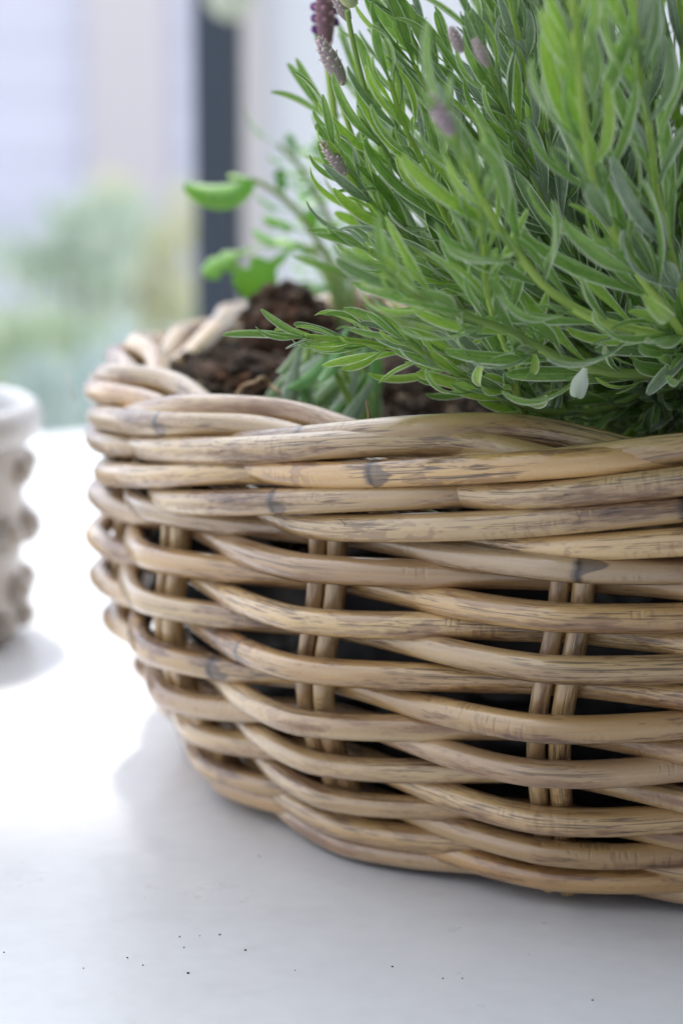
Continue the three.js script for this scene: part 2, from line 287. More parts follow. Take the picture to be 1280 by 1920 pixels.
const grainGeo = [0, 1, 2].map((k) => displaced(new THREE.IcosahedronGeometry(1, 1), (x, y, z) => 0.5 * (vnoise(x * 1.7 + k * 9, y * 1.7, z * 1.7) - 0.5)));
const soilH = (x, z) => 0.116 + 0.016 * (fbm(x * 26 + 4, z * 26, 1) - 0.5) + 0.006 * sstep(-0.02, 0.08, x) + 0.010 * sstep(-0.06, -0.16, x) * sstep(0.09, 0.0, z) - 0.085 * Math.exp(-((x + 0.085) ** 2 + (z - 0.085) ** 2) / 0.0048);
{
  const s = thing('potting_soil', BC, 'dark crumbly potting soil filling the basket around the plants', 'soil');
  const g = new THREE.RingGeometry(0.0005, 0.196, 120, 60); g.rotateX(-Math.PI / 2);
  const p = g.attributes.position, uv = g.attributes.uv;
  for (let i = 0; i < p.count; i++) { const x = p.getX(i), z = p.getZ(i); p.setY(i, soilH(x, z) + 0.005 * (fbm(x * 160, z * 160, 2, 3) - 0.4)); uv.setXY(i, x * 14, z * 14); }
  g.computeVertexNormals(); mesh('soil_bed', g, soilMat, s);
  const N = 9000, im = new THREE.InstancedMesh(grainGeo[0], std({ color: 0xffffff, roughness: 0.95 }), N), m = new THREE.Matrix4(), q = new THREE.Quaternion(), c = new THREE.Color();
  for (let i = 0; i < N; i++) {
    const a = rr(-150, 60) * RAD, r = 0.195 * Math.sqrt(rr(0.2, 1)), x = Math.sin(a) * r, z = Math.cos(a) * r, sz = 0.0007 + 0.0019 * rnd() ** 3;
    m.compose(V(x, soilH(x, z) + 0.0026, z), q.setFromEuler(new THREE.Euler(rnd() * 6, rnd() * 6, rnd() * 6)), V(sz, sz * rr(0.6, 1), sz * rr(0.7, 1.3))); im.setMatrixAt(i, m);
    const t = rnd(); im.setColorAt(i, t < 0.06 ? c.setRGB(0.2, 0.15, 0.1) : c.setRGB(0.02 + 0.05 * t, 0.013 + 0.032 * t, 0.009 + 0.02 * t));
  }
  im.name = 'soil_grains'; im.userData.kind = 'stuff'; s.add(im);
  const fg = [];
  for (let i = 0; i < 160; i++) { const a = rr(-50, 20) * RAD, r = rr(0.172, 0.192), p0 = V(Math.sin(a) * r, 0, Math.cos(a) * r); p0.y = soilH(p0.x, p0.z) + 0.004; const d = V(rr(-1, 1), rr(-0.2, 0.3), rr(-1, 1)).multiplyScalar(0.005); fg.push(sweep(spline([p0.clone().sub(d), p0.clone().add(V(0, 0.001, 0)), p0.clone().add(d)], 5), () => 0.00022, { seg: 4 })); }
  const fm = mesh('peat_fibres', mergeGeometries(fg), std({ color: new THREE.Color().setRGB(0.26, 0.18, 0.11), roughness: 0.9 }), s); fm.userData.kind = 'stuff';
}
function clod(px, py, depth, rx, ry, rz, label, k) {
  const t = thing('soil_clod', at(px, py, depth), label, 'clod', undefined);
  const g = new THREE.SphereGeometry(1, 90, 64), p = g.attributes.position;
  for (let i = 0; i < p.count; i++) { const x = p.getX(i), y = p.getY(i), z = p.getZ(i), q = 1 + 0.42 * (fbm(x * 2.2 + k, y * 2.2, z * 2.2) - 0.48) + 0.34 * (fbm(x * 7 + k, y * 7, z * 7, 5) - 0.47); p.setXYZ(i, x * rx * q, y * ry * q, z * rz * q); }
  g.computeVertexNormals(); mesh('clod_body', g, clodMat, t);
  const N = 900, im = new THREE.InstancedMesh(grainGeo[1], std({ color: 0xffffff, roughness: 0.95 }), N), m = new THREE.Matrix4(), q = new THREE.Quaternion(), c = new THREE.Color();
  for (let i = 0; i < N; i++) { const j = Math.floor(rnd() * p.count), sz = 0.0006 + 0.0022 * rnd() ** 3, v = rnd(); m.compose(V(p.getX(j), p.getY(j), p.getZ(j)), q.setFromEuler(new THREE.Euler(rnd() * 6, rnd() * 6, rnd() * 6)), V(sz, sz * rr(0.5, 1), sz * rr(0.6, 1.8))); im.setMatrixAt(i, m); im.setColorAt(i, c.setRGB(0.02 + 0.09 * v, 0.012 + 0.055 * v, 0.008 + 0.035 * v)); }
  im.name = 'clod_grains'; im.userData.kind = 'stuff'; t.add(im); return t;
}
clod(548, 668, 0.93, 0.017, 0.024, 0.017, 'reddish brown root ball of soil under the leafy herb', 1);
clod(470, 735, 0.89, 0.02, 0.012, 0.02, 'low brown lump of soil beside the curled root', 5);
{
  const t = thing('curled_root', at(450, 745, 0.80), 'thin pale brown root curling up over the rim at left', 'root');
  const pt = [[430, 775], [440, 752], [455, 726], [480, 716], [492, 708], [505, 722], [522, 735], [532, 752]].map((q, i) => at(q[0], q[1], 0.805 + 0.004 * (i % 3)).sub(t.position));
  mesh('root_strand', sweep(spline(pt, 40), (x) => 0.0009 - 0.0004 * x, { seg: 6 }), std({ color: new THREE.Color().setRGB(0.42, 0.28, 0.16), roughness: 0.8 }), t);
  mesh('rootlet', sweep(spline([[455, 757], [432, 770], [412, 765], [418, 752]].map((q) => at(q[0], q[1], 0.80).sub(t.position)), 16), () => 0.0005, { seg: 5 }), std({ color: new THREE.Color().setRGB(0.42, 0.26, 0.15), roughness: 0.8 }), t);
}

// ------------------------------------------------------------------ leaves
function leafSkin(k, a, b, rib, edge) {
  return tex(96, 384, (u, v) => {
    const s = Math.abs(u - 0.5) * 2, n = vnoise(u * 9 + k * 5, v * 26), f = vnoise(u * 50 + k, v * 190);
    let c = mix3(a, b, clamp(n * 0.9 + (v - 0.5) * 0.35));
    const vd = ((v * 17 - s * 1.9) % 1 + 1) % 1 - 0.5, vein = Math.exp(-vd * vd / 0.006) * sstep(0.08, 0.2, s);
    c = mix3(c, mix3(a, [0, 0.05, 0], 0.25), vein * 0.28); c = c.map((x) => x * (0.94 + 0.12 * f));
    c = mix3(c, rib, Math.exp(-s * s / 0.005) * 0.7 * (1 - v * 0.6));
    return mix3(c, edge, sstep(0.80, 0.92, s) * 0.9);
  }, true, false);
}
const leafMat = (map, tr, ro = 0.62) => new THREE.MeshPhysicalMaterial({ map, roughness: ro, transmission: tr, thickness: 0, side: THREE.DoubleSide, sheen: 0.25, sheenRoughness: 0.5, sheenColor: new THREE.Color(0.75, 0.85, 0.7) });
const EDGE = [0.93, 0.95, 0.89];
const lavMats = [
  leafMat(leafSkin(0, [0.47, 0.63, 0.29], [0.57, 0.73, 0.36], [0.81, 0.90, 0.56], EDGE), 0.36),
  leafMat(leafSkin(1, [0.43, 0.56, 0.35], [0.53, 0.65, 0.43], [0.78, 0.85, 0.62], EDGE), 0.26),
  leafMat(leafSkin(2, [0.52, 0.60, 0.50], [0.62, 0.70, 0.59], [0.80, 0.84, 0.74], EDGE), 0.22),
  leafMat(leafSkin(3, [0.59, 0.75, 0.28], [0.69, 0.84, 0.35], [0.86, 0.94, 0.52], EDGE), 0.42),
];
// a narrow leaf along +y, its upper face towards +z; length 1, half width w
function leafGeo({ w = 0.085, bend = 0.3, curl = 0.5, twistA = 0, rows = 12, cols = [-1, -0.6, 0, 0.6, 1], shape, tooth = 0 }) {
  const pos = [], uv = [], idx = []; let y = 0, z = 0;
  const prof = shape ?? ((t) => (0.30 + 0.70 * sstep(0, 0.5, t)) * Math.sqrt(Math.max(0.012, 1 - Math.pow(Math.max(0, t - 0.5) / 0.51, 2.6))));
  for (let i = 0; i <= rows; i++) {
    const t = i / rows, a = bend * (t * t * 1.6 - 0.25) ;
    if (i) { y += Math.cos(a) / rows; z += Math.sin(a) / rows; }
    const hw = Math.max(w * (prof(t) + tooth * Math.sin(t * rows * 2.1) * prof(t)), 0.002), tw = twistA * t, ca = Math.cos(tw), sa = Math.sin(tw);
    cols.forEach((s, j) => {
      const x = s * hw, zz = -curl * hw * s * s + 0.12 * hw * Math.abs(s);
      pos.push(x * ca - zz * sa, y - zz * Math.sin(a), z + (x * sa + zz * ca) * Math.cos(a)); uv.push(s * 0.5 + 0.5, t);
      if (i && j) { const n = cols.length, q = i * n + j, p = q - n; idx.push(p - 1, p, q, p - 1, q, q - 1); }
    });
  }
  const g = new THREE.BufferGeometry(); g.setAttribute('position', new THREE.Float32BufferAttribute(pos, 3)); g.setAttribute('uv', new THREE.Float32BufferAttribute(uv, 2)); g.setIndex(idx); g.computeVertexNormals(); return g;
}
const lavLeaves = [[0.058, 0.35, 0.75, 0.1], [0.064, 0.15, 0.85, -0.15], [0.053, 0.5, 0.75, 0.2], [0.066, 0.25, 0.7, -0.1], [0.058, -0.25, 0.85, 0.2], [0.052, 0.6, 0.7, -0.25], [0.062, 0.42, 0.5, 0.3]].map(([w, bend, curl, tw]) => leafGeo({ w, bend, curl, twistA: tw }));
const leafLow = lavLeaves;
function leafMatrix(p, dir, up, len, roll = 0) {
  const y = dir.clone().normalize(), z = up.clone().addScaledVector(y, -up.dot(y)).normalize().applyAxisAngle(y, roll), x = y.clone().cross(z);
  return new THREE.Matrix4().makeBasis(x, y, z).setPosition(p).scale(V(len, len, len));
}
const stemMats = [[0.47, 0.56, 0.26], [0.52, 0.60, 0.30], [0.42, 0.50, 0.27], [0.55, 0.52, 0.34]].map((c) => std({ color: new THREE.Color().setRGB(...c.map((x) => Math.pow(x, 2.2) * 1.7)), roughness: 0.65 }));

// ------------------------------------------------------------------ lavender
const lavBase = at(1230, 770, 0.79);
const lav = thing('lavender_plant', lavBase, 'bushy green lavender with narrow leaves and grey mauve buds in the basket', 'plant');
let leafCount = 0; const bulk = [[], [], [], []];
function lavStem(pts, { gap = 0.0095, len = 0.03, r = 0.0013, tip = true, fresh = 0.5, start = 0.08, end = 1, spread = 1, single = true, lift = 0 } = {}) {
  const rel = pts.map((p) => p.clone().sub(lavBase)), curve = new THREE.CatmullRomCurve3(rel, false, 'centripetal'), L = curve.getLength(), n = Math.max(8, Math.round(L / 0.006)), sp = curve.getSpacedPoints(n);
  const stem = mesh('stem', sweep(sp, (t, w) => r * (1 - 0.45 * t) * (1 + 0.06 * Math.cos(4 * w)), { seg: 8 }), stemMats[rnd() < fresh ? (rnd() < 0.5 ? 0 : 1) : 2], lav);
  let phi = rnd() * 6.28, s = L * start;
  const put = (p, dir, up, size, mi, own = single) => {
    const tp = p.clone().add(lavBase).addScaledVector(dir.clone().normalize(), size); if (tp.distanceTo(V(BC.x, tp.y, BC.z)) > 0.19 && tp.y < T + 0.147) return;   // leaves stay above the rim
    const M = leafMatrix(p, dir, up, size, rr(-0.3, 0.3)), gi = Math.floor(rnd() * lavLeaves.length);
    if (own && leafCount < 298) { leafCount++; const m = mesh('leaf', lavLeaves[gi], lavMats[mi], stem); M.decompose(m.position, m.quaternion, m.scale); }
    else bulk[mi].push(leafLow[gi].clone().applyMatrix4(M));
  };
  while (s < L * end) {
    const t = s / L, p = curve.getPointAt(Math.min(t, 1)), d = curve.getTangentAt(Math.min(t, 1)), ref = Math.abs(d.y) < 0.9 ? V(0, 1, 0) : V(1, 0, 0), a = d.clone().cross(ref).normalize(), b = a.clone().cross(d);
    const left = (L - s) / 0.03, size = 1.08 * len * (0.42 + 0.58 * clamp(left * 0.8)) * (0.8 + 0.2 * clamp(t * 4)) * rr(0.82, 1.15);
    for (const o of [0, Math.PI]) {
      const side = a.clone().multiplyScalar(Math.cos(phi + o)).addScaledVector(b, Math.sin(phi + o)), ang = (lerp(0.20, 0.52, clamp(left * 0.5)) + rr(-0.12, 0.14)) * spread;
      const dir = d.clone().multiplyScalar(Math.cos(ang)).addScaledVector(side, Math.sin(ang)); dir.y += lift;
      const mi = rnd() < fresh ? (rnd() < lerp(0.75, 0.25, clamp(left * 0.5)) ? 3 : 0) : rnd() < 0.55 ? 1 : 2;
      put(p.clone().addScaledVector(side, r * 0.6), dir, d, size, mi);
      if (rnd() < 0.8 && left > 0.4) { // young shoot in the leaf axil
        for (let k = 0; k < 2; k++) { const d2 = d.clone().multiplyScalar(Math.cos(ang * 0.55)).addScaledVector(side, Math.sin(ang * 0.55)).add(V(rr(-0.25, 0.25), rr(-0.15, 0.25), rr(-0.25, 0.25))); put(p.clone().addScaledVector(side, r), d2, side.clone().multiplyScalar(k ? 1 : -1).add(V(rr(-0.5, 0.5), 0, rr(-0.5, 0.5))), size * rr(0.35, 0.62), mi, false); }
      }
    }
    phi += Math.PI / 2 + rr(-0.2, 0.2); s += 0.86 * gap * rr(0.8, 1.25) * (0.55 + 0.45 * clamp(left * 0.5));
  }
  if (tip) { const p = curve.getPointAt(1), d = curve.getTangentAt(1); for (let k = 0; k < 3; k++) put(p, d.clone().add(V(rr(-0.3, 0.3), rr(-0.3, 0.3), rr(-0.3, 0.3))), V(rr(-1, 1), rr(-1, 1), rr(-1, 1)), len * rr(0.5, 0.95), 0); }
  return stem;
}
const px = (list, d0, d1) => list.map(([x, y, d], i) => at(x, y, d ?? lerp(d0, d1, i / (list.length - 1))));
// from root to tip, as they stand in front
const MAIN = [
  [[[1215, 735], [1140, 765], [1040, 774], [945, 748], [880, 712], [815, 678], [760, 640]], 0.735, 0.68, { len: 0.026, gap: 0.0125, start: 0.18, fresh: 0.6 }],
  [[[1190, 760], [1050, 700], [930, 690], [830, 672], [740, 652], [670, 640], [572, 631]], 0.75, 0.69, { len: 0.026, gap: 0.0115, start: 0.3, fresh: 0.9 }],
  [[[1260, 700], [1160, 700], [1050, 672], [950, 620], [850, 585], [760, 540], [720, 500]], 0.70, 0.62, { len: 0.03, gap: 0.0125, start: 0.2, fresh: 0.9, r: 0.0017 }],
  [[[1280, 640], [1220, 625], [1120, 600], [1030, 545], [965, 470], [915, 395], [870, 300], [840, 240]], 0.68, 0.61, { len: 0.031, gap: 0.0125, start: 0.15, fresh: 0.95, r: 0.0018 }],
  [[[1260, 600], [1180, 490], [1115, 350], [1095, 230], [1080, 90], [1072, -20]], 0.66, 0.60, { len: 0.032, gap: 0.011, start: 0.12, fresh: 0.75, r: 0.0017 }],
  [[[1150, 700], [960, 560], [880, 470], [830, 400], [800, 320], [755, 230], [730, 150]], 0.74, 0.69, { len: 0.03, gap: 0.0105, start: 0.2, fresh: 0.8 }],
  [[[1180, 720], [1010, 640], [860, 520], [760, 450], [700, 385], [650, 320], [625, 275]], 0.76, 0.71, { len: 0.030, gap: 0.0105, start: 0.25, fresh: 0.8 }],
  [[[1100, 640], [900, 450], [780, 360], [720, 280], [690, 190], [664, 90], [650, 20]], 0.75, 0.70, { len: 0.029, gap: 0.012, start: 0.2, end: 0.8, tip: false, fresh: 0.8 }],
  [[[1160, 640], [1040, 420], [985, 300], [960, 230], [925, 150], [900, 80]], 0.72, 0.68, { len: 0.029, gap: 0.0095, start: 0.15, fresh: 0.5 }],
  [[[1120, 560], [950, 330], [850, 200], [800, 120], [745, 20], [730, -40]], 0.77, 0.72, { len: 0.03, gap: 0.0115, start: 0.3, fresh: 0.75 }],
  [[[1060, 560], [800, 470], [740, 420], [690, 330], [655, 240], [630, 165]], 0.79, 0.72, { len: 0.027, gap: 0.0115, start: 0.3, end: 0.85, tip: false, fresh: 0.7 }],
  [[[1280, 560], [1235, 380], [1215, 230], [1195, 100], [1190, -30]], 0.66, 0.61, { len: 0.031, gap: 0.0105, start: 0.1, fresh: 0.45 }],
  [[[1230, 640], [1080, 560], [940, 560], [830, 530], [740, 500], [690, 470]], 0.74, 0.68, { len: 0.026, gap: 0.0105, start: 0.2, fresh: 0.7 }],
];
for (const [list, d0, d1, o] of MAIN) lavStem([at(1335 + rr(-20, 20), 770 + rr(-25, 25), 0.79), ...px(list, d0, d1)], o);
// the rest of the bush
for (let i = 0, tries = 0; i < 54 && tries < 900; i++, tries++) {
  const az = i < 50 ? rr(-115, 60) : rr(60, 245), el = rr(12, 82), up = sstep(10, 80, el), L = rr(0.10, 0.19) * (0.8 + 0.3 * up);
  const b = lavBase.clone().add(V(rr(-0.03, 0.035), -0.012, rr(-0.035, 0.03))), d = V(Math.sin(az * RAD) * Math.cos(el * RAD), Math.sin(el * RAD), Math.cos(az * RAD) * Math.cos(el * RAD)), pts = [];
  for (let k = 0; k <= 5; k++) { const t = k / 5; pts.push(b.clone().addScaledVector(d, L * t).add(V(rr(-0.004, 0.004), L * 0.28 * t * t * (1 - up * 0.7), rr(-0.004, 0.004)))); }
  const tipP = pts[5], [tx, ty] = seenAt(tipP);   // keeps the outline of the bush
  if (-tipP.z < 0.63 || tx < (ty < 330 ? 590 + 0.25 * Math.max(0, 200 - ty) * 0.4 : 660) || ty > 610) { i--; continue; }
  lavStem(pts, { len: rr(0.022, 0.031), gap: 0.0105, start: 0.22, fresh: rr(0.25, 0.8), single: false });
}
// short dense growth near the roots
for (let i = 0; i < 34; i++) {
  const az = rr(-100, 60), b = lavBase.clone().add(V(rr(-0.03, 0.05), -0.012, rr(-0.04, 0.03))), d = V(Math.sin(az * RAD), rr(0.6, 2.2), Math.cos(az * RAD)).normalize(), L = rr(0.045, 0.09);
  lavStem([b, b.clone().addScaledVector(d, L * 0.5), b.clone().addScaledVector(d, L).add(V(0, 0.012, 0))], { len: rr(0.018, 0.028), gap: 0.009, start: 0.2, fresh: rr(0, 0.4), single: false, r: 0.001 });
}
bulk.forEach((list, i) => { const f = mesh('foliage', mergeGeometries(list), lavMats[i], lav); f.userData.kind = 'stuff'; });
// buds: overlapping bracts round a core
const budMats = [[0.62, 0.56, 0.57], [0.50, 0.38, 0.42], [0.68, 0.70, 0.52]].map((c) => new THREE.MeshPhysicalMaterial({ vertexColors: true, color: new THREE.Color().setRGB(...c.map((x) => Math.pow(x, 2.2) * 1.2)), roughness: 0.85, sheen: 0.8, sheenRoughness: 0.5, sheenColor: new THREE.Color(0.9, 0.88, 0.9) }));
function bud(p, dir, len, wid, mi) {
  const parts = [], body = new THREE.SphereGeometry(0.5, 14, 12); body.scale(wid * 0.8, len * 0.96, wid * 0.8); parts.push(body.toNonIndexed());
  const br = leafGeo({ w: 0.42, bend: 0.5, curl: 0.9, rows: 6, shape: (t) => Math.sin(Math.PI * Math.pow(t * 0.94 + 0.05, 0.7)) });
  for (let k = 0; k < 9; k++) for (let j = 0; j < 4; j++) {
    const t = -0.44 + 0.86 * k / 9, a = j * Math.PI / 2 + k * 0.785, rad = wid * 0.40 * Math.sqrt(Math.max(0.05, 1 - (2 * t) ** 2 * 0.85)), o = V(Math.cos(a), 0, Math.sin(a));
    const g = br.clone().applyMatrix4(leafMatrix(o.clone().multiplyScalar(rad).add(V(0, t * len, 0)), V(0, 1, 0).addScaledVector(o, 0.02 - 0.75 * Math.max(0, t + 0.1)), o, len * 0.27)); parts.push(g.toNonIndexed());
  }
  const all = mergeGeometries(parts.map((g) => { const q = g; q.deleteAttribute('normal'); q.computeVertexNormals(); return q; })), uv = all.attributes.uv, n0 = body.toNonIndexed().attributes.position.count, col = [];
  for (let i = 0; i < uv.count; i++) { const e = i < n0 ? 0.8 : 0.75 + 1.5 * sstep(0.55, 1, Math.max(Math.abs(uv.getX(i) - 0.5) * 2, uv.getY(i))); col.push(e, e, e); }
  all.setAttribute('color', new THREE.Float32BufferAttribute(col, 3));
  const m = mesh('flower_bud', all, budMats[mi], lav); m.position.copy(p).sub(lavBase); m.quaternion.setFromUnitVectors(V(0, 1, 0), dir.clone().normalize()); return m;
}
const budAt = (x0, y0, x1, y1, d, wpx, mi) => { const a = at(x0, y0, d), b = at(x1, y1, d - 0.002), dir = b.clone().sub(a); return bud(a.clone().add(b).multiplyScalar(0.5), dir, dir.length(), wpx * d / FPX, mi); };
budAt(646, 162, 600, 76, 0.72, 40, 0); budAt(650, 330, 606, 270, 0.71, 30, 0); budAt(848, 256, 806, 182, 0.602, 38, 0); budAt(914, 126, 890, 76, 0.64, 26, 0); budAt(866, 100, 846, 54, 0.66, 28, 0); budAt(664, 14, 640, -30, 0.70, 44, 2); budAt(655, 40, 628, -10, 0.73, 30, 0);
{ // open purple flower spike
  const fl = budAt(612, 92, 606, -30, 0.79, 44, 1);
  const pet = std({ color: new THREE.Color().setRGB(0.12, 0.012, 0.20), roughness: 0.6 }), pg = displaced(new THREE.IcosahedronGeometry(0.0018, 2), (x, y, z) => 0.0008 * (vnoise(x * 900, y * 900, z * 900) - 0.5));
  for (let i = 0; i < 9; i++) { const a = Math.PI * 1.5 + (i % 3 - 1) * 0.8, t = -0.004 + 0.010 * (i / 9); const m = mesh('floret', pg, pet, fl); m.position.set(Math.cos(a) * 0.0036, t, Math.sin(a) * 0.0036); m.scale.set(1, 0.8, 1); }
  mesh('stem', sweep(spline([[612, 92], [622, 180], [640, 300], [700, 450]].map((q) => at(q[0], q[1], 0.79).sub(lavBase)), 16), () => 0.0012, { seg: 8 }), stemMats[0], lav);
}
{ // pale withered leaf hanging near the soil
  const m = mesh('withered_leaf', leafGeo({ w: 0.26, bend: 0.7, curl: 0.6 }), std({ color: new THREE.Color().setRGB(0.62, 0.68, 0.56), roughness: 0.8, side: THREE.DoubleSide }), lav);
  leafMatrix(at(1096, 690, 0.665).sub(lavBase), V(-0.3, -1, 0.1), V(0, 0.2, 1), 0.0085).decompose(m.position, m.quaternion, m.scale); tag(m, 'small pale withered leaf hanging over the soil');
}

// ------------------------------------------------------------------ leafy herb behind, drooping plant in the middle
const herbMats = [leafMat(leafSkin(7, [0.38, 0.66, 0.08], [0.48, 0.74, 0.12], [0.56, 0.76, 0.30], [0.52, 0.74, 0.24]), 0.45, 0.5), leafMat(leafSkin(8, [0.34, 0.58, 0.24], [0.44, 0.68, 0.32], [0.58, 0.74, 0.46], [0.58, 0.74, 0.46]), 0.38, 0.55)];
{
  const hb = at(640, 600, 0.93), t = thing('leafy_herb', hb, 'bright green herb with lobed leaves leaning out over the back left rim', 'plant');
  const lobed = [0.5, 0.42, 0.45].map((lo, i) => leafGeo({ w: 0.24, bend: [0.4, -0.3, 0.6][i], curl: [0.3, 0.5, 0.2][i], rows: 30, shape: (x) => (0.14 + 0.86 * sstep(0.25, 0.8, x)) * Math.pow(Math.sin(Math.PI * (0.03 + 0.94 * x)), 0.5) * (1 - lo * Math.pow(Math.abs(Math.sin(x * 11)), 3) * (1 - sstep(0.75, 0.9, x))) }));
  const oval = leafGeo({ w: 0.23, bend: 0.35, curl: 1.1, rows: 14, shape: (x) => Math.pow(Math.sin(Math.PI * (0.04 + 0.93 * Math.pow(x, 0.8))), 0.6) });
  const stems = [[[640, 610], [620, 500], [560, 400], [510, 355], [470, 335]], [[640, 610], [620, 540], [590, 480], [560, 455]], [[645, 600], [640, 480], [600, 380], [560, 310], [520, 270]], [[650, 600], [640, 520], [600, 470], [500, 460]], [[655, 600], [670, 450], [660, 330], [640, 250]]];
  const made = stems.map((s, i) => mesh('stem', sweep(spline(s.map((q, k) => at(q[0], q[1], 0.94 + 0.01 * i).sub(hb)), 20), (x) => 0.0016 - 0.0008 * x, { seg: 8 }), stemMats[i % 2 ? 0 : 2], t));
  const put = (si, x0, y0, x1, y1, d, k, mi, up = V(0.2, 1, 0.5), stretch = 1) => { const a = at(x0, y0, d), b = at(x1, y1, d + rr(-0.012, 0.012)), dir = b.sub(a), m = mesh('leaf', k < 0 ? oval : lobed[k], herbMats[mi], made[si]); leafMatrix(a.sub(hb), dir, up, dir.length() * 1.03).decompose(m.position, m.quaternion, m.scale); m.scale.x *= stretch; };
  put(0, 478, 335, 354, 356, 0.95, -1, 0, V(0.1, 1, 0.55), 1.2); put(0, 500, 350, 430, 322, 0.95, 1, 0); put(0, 560, 400, 470, 370, 0.97, 0, 1); put(0, 540, 385, 520, 320, 0.96, 2, 1); put(0, 590, 450, 500, 400, 0.96, 1, 0);
  put(1, 560, 455, 452, 545, 0.95, 0, 0, V(0.3, 0.6, 0.8), 1.6); put(1, 600, 490, 520, 440, 0.96, 1, 0, undefined, 1.3); put(1, 610, 520, 560, 540, 0.97, 2, 1);
  put(3, 500, 458, 378, 502, 0.97, 1, 0, V(0, 0.8, 0.6), 1.3); put(3, 560, 462, 470, 440, 0.97, 0, 0, undefined, 1.3); put(3, 600, 475, 580, 400, 0.98, 2, 0);
  put(2, 530, 280, 452, 216, 1.0, 0, 1); put(2, 555, 305, 500, 300, 1.0, 2, 1); put(2, 560, 315, 545, 250, 1.0, 1, 1); put(2, 590, 365, 520, 330, 1.0, 0, 1); put(2, 600, 380, 560, 360, 1.0, 1, 1); put(2, 620, 420, 560, 420, 1.0, 0, 1);
  for (let i = 0; i < 60; i++) { const x = rr(590, 690), y = rr(250, 560), l = rr(35, 80), a = rr(1.9, 4.4); put(4, x, y, x + Math.cos(a) * l, y - Math.abs(Math.sin(a)) * l * rr(-0.3, 1), rr(0.95, 1.02), i % 3, i % 4 ? 1 : 0); }
}
{
  const b0 = at(690, 700, 0.84), t = thing('drooping_plant', b0, 'shaded green plant with drooping leaves between soil clod and lavender', 'plant');
  const lg = [0.5, -0.4, 0.8].map((b) => leafGeo({ w: 0.11, bend: b, curl: 0.5, rows: 14 })), st = [];
  for (let i = 0; i < 4; i++) st.push(mesh('stem', sweep(spline([[700 - i * 10, 800], [690 - i * 15, 730], [660 - i * 25, 660 - i * 8], [610 - i * 12, 640 + i * 12]].map((q) => at(q[0], q[1], 0.84 - 0.012 * i).sub(b0)), 14), (x) => 0.0013 - 0.0006 * x, { seg: 7 }), stemMats[0], t));
  for (let i = 0; i < 46; i++) { const x = rr(556, 715), y = rr(610, 730), d = rr(0.80, 0.88), p = at(x, y, d), m = mesh('leaf', lg[i % 3], i % 3 ? lavMats[1 + (i % 2)] : herbMats[1], st[i % 4]); leafMatrix(p.sub(b0), V(rr(-0.6, 0.3), rr(-1, -0.2), rr(-0.2, 0.4)), V(rr(-0.6, 0.2), 0.7, rr(0.2, 1)), rr(0.016, 0.028)).decompose(m.position, m.quaternion, m.scale); }
}
{
  const t = thing('dry_fibre', at(690, 800, 0.72), 'thin dry tan fibre standing up behind the front rim', 'fibre');
  mesh('fibre_strand', sweep(spline([[690, 804], [691, 780], [686, 752]].map((q) => at(q[0], q[1], 0.72).sub(t.position)), 8), (x) => 0.0005 - 0.0003 * x, { seg: 5 }), std({ color: new THREE.Color().setRGB(0.4, 0.26, 0.15), roughness: 0.8 }), t);
}

// ------------------------------------------------------------------ pale bobbled pot at the left
{
  const c = V(-0.184, T, -1.035), t = thing('ceramic_pot', c, 'pale cream ceramic pot with raised bobbles at the left edge', 'pot');
  const mat = new THREE.MeshPhysicalMaterial({ color: new THREE.Color().setRGB(0.46, 0.42, 0.38), roughness: 0.45, clearcoat: 0.4, clearcoatRoughness: 0.25 });
  const rimM = new THREE.MeshPhysicalMaterial({ color: new THREE.Color().setRGB(0.56, 0.56, 0.57), roughness: 0.4, clearcoat: 0.5, clearcoatRoughness: 0.2 });
  const L = (a) => new THREE.LatheGeometry(a.map((q) => new THREE.Vector2(q[0], q[1])), 72);
  mesh('pot_body', L([[0.0005, 0.001], [0.050, 0.001], [0.0525, 0.003], [0.054, 0.02], [0.0555, 0.045], [0.0575, 0.075], [0.0575, 0.083], [0.053, 0.083], [0.051, 0.07], [0.048, 0.02], [0.0005, 0.018]]), mat, t);
  mesh('pot_rim', L([[0.0535, 0.080], [0.060, 0.081], [0.0635, 0.084], [0.0645, 0.090], [0.063, 0.095], [0.060, 0.097], [0.0565, 0.095], [0.055, 0.088], [0.0535, 0.080]]), rimM, t);
  const sd = mesh('pot_soil', new THREE.CylinderGeometry(0.051, 0.05, 0.004, 40), soilMat, t); sd.position.y = 0.076;
  const kg = new THREE.SphereGeometry(1, 20, 14), rowsP = [[0.070, 0.0062, 0], [0.046, 0.0078, 0.25], [0.022, 0.0066, 0], [0.0095, 0.0058, 0.25]];
  rowsP.forEach(([h, r, o]) => { for (let i = 0; i < 14; i++) { const a = (i + o * 2 + 0.1) / 14 * 2 * Math.PI, k = mesh('bobble', kg, mat, t); k.position.set(Math.sin(a) * (0.0545 + 0.04 * (h - 0.02)), h, Math.cos(a) * (0.0545 + 0.04 * (h - 0.02))); k.scale.setScalar(r); } });
}

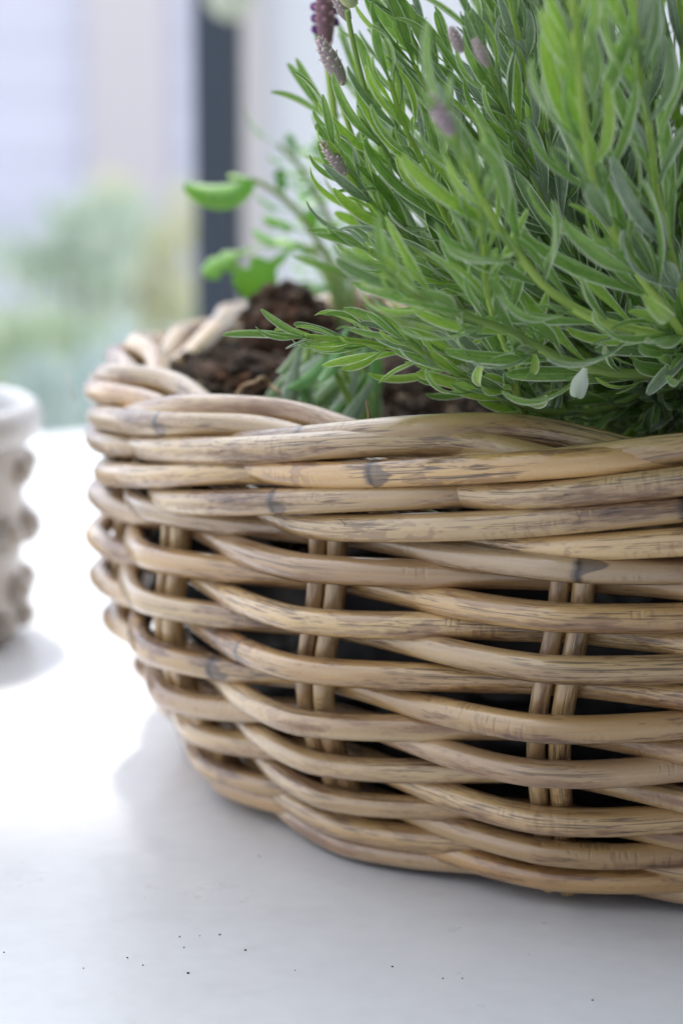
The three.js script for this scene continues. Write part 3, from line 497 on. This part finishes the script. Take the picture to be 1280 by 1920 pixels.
// ------------------------------------------------------------------ garden beyond, out of focus
function shrub(name, label, p, w, h, n, cols, size) {
  const t = thing(name, p, label, 'shrub'), lg = leafGeo({ w: 0.22, bend: 0.4, curl: 0.5, rows: 4, cols: [-1, 0, 1] }), per = cols.map(() => []);
  const st = []; for (let i = 0; i < 9; i++) st.push(sweep(spline([V(rr(-0.05, 0.05), 0, rr(-0.05, 0.05)), V(rr(-w, w) * 0.3, h * 0.45, rr(-w, w) * 0.3), V(rr(-w, w) * 0.6, h * rr(0.7, 0.95), rr(-w, w) * 0.5)], 8), (x) => 0.009 - 0.006 * x, { seg: 6 }));
  mesh('stems', mergeGeometries(st), std({ color: new THREE.Color().setRGB(0.22, 0.18, 0.12), roughness: 0.9 }), t);
  const cl = []; for (let i = 0; i < 26; i++) { const a = rnd() * 6.28, r = Math.sqrt(rnd()); cl.push([Math.cos(a) * r * w * 0.8, h * rr(0.12, 0.95), Math.sin(a) * r * w * 0.6, rr(0.25, 0.5) * w]); }
  for (let i = 0; i < n; i++) {
    const c = cl[i % cl.length], d = V(rr(-1, 1), rr(-1, 1), rr(-1, 1)).normalize().multiplyScalar(c[3] * Math.cbrt(rnd())), q = V(c[0] + d.x, Math.max(0.02, c[1] + d.y), c[2] + d.z);
    per[Math.floor(rnd() * cols.length)].push(lg.clone().applyMatrix4(leafMatrix(q, d.add(V(0, 0.1, 0)), V(rr(-1, 1), 1, rr(-1, 1)), size * rr(0.7, 1.3))));
  }
  per.forEach((g, i) => { const f = mesh('crown', mergeGeometries(g), new THREE.MeshPhysicalMaterial({ color: new THREE.Color().setRGB(...cols[i]), roughness: 0.7, transmission: 0.4, thickness: 0, side: THREE.DoubleSide }), t); f.userData.kind = 'stuff'; });
}
const gp = (x, d) => V((x - 640) / FPX * d, 0, -d);
shrub('shrub', 'soft green blurred shrub at lower left before the pale wall', gp(80, 5.2), 0.2, 0.36, 900, [[0.46, 0.56, 0.38], [0.56, 0.64, 0.50]], 0.06);
shrub('shrub', 'mid green taller blurred shrub left of the yellow one', gp(135, 6.4), 0.2, 0.5, 700, [[0.50, 0.60, 0.48], [0.60, 0.68, 0.60]], 0.06);
shrub('shrub', 'yellow green blurred shrub just left of the dark post', gp(285, 6.8), 0.15, 0.56, 420, [[0.70, 0.70, 0.46], [0.66, 0.69, 0.54]], 0.06);
shrub('shrub', 'low grey teal blurred shrub nearest the basket rim', gp(270, 4.6), 0.26, 0.36, 1600, [[0.46, 0.56, 0.54], [0.54, 0.62, 0.60]], 0.05);
{
  const t = thing('hanging_planter', at(432, -8, 2.0), 'pale green rounded shape hanging at the top of the dark post', 'ornament');
  mesh('planter_bowl', displaced(new THREE.SphereGeometry(0.018, 32, 24), (x, y, z) => 0.002 * (fbm(x * 90, y * 90, z * 90) - 0.5)), std({ color: new THREE.Color().setRGB(0.5, 0.56, 0.46), roughness: 0.6 }), t);
  mesh('planter_cord', sweep([V(0, 0.017, 0), V(0, 0.25, 0), V(0, 0.6, 0)], () => 0.001, { seg: 6 }), std({ color: 0x777777 }), t);
}
// ------------------------------------------------------------------ crumbs on the table
{
  const list = [[353, 1825, 7], [460, 1782, 6], [337, 1757, 4], [375, 1755, 3], [412, 1753, 5], [553, 1820, 3], [486, 1606, 5], [268, 1810, 4], [239, 1796, 4], [157, 1816, 3], [8, 1786, 4], [735, 1813, 5], [830, 1835, 4], [866, 1835, 4], [1110, 1876, 5], [345, 1777, 4]];
  list.forEach(([x, y, s], i) => { const p = onTable(x, y), m = mesh('soil_crumb', grainGeo[i % 3], soilMat); m.position.copy(p).add(V(0, 0.0001, 0)); m.scale.set(0.00006 * s, 0.00004 * s, 0.00006 * s); m.rotation.y = i; tag(m, 'tiny dark soil crumb lying on the white tabletop before the basket', 'crumb', 'soil crumbs on the table'); });
}
renderer.render(scene, camera);
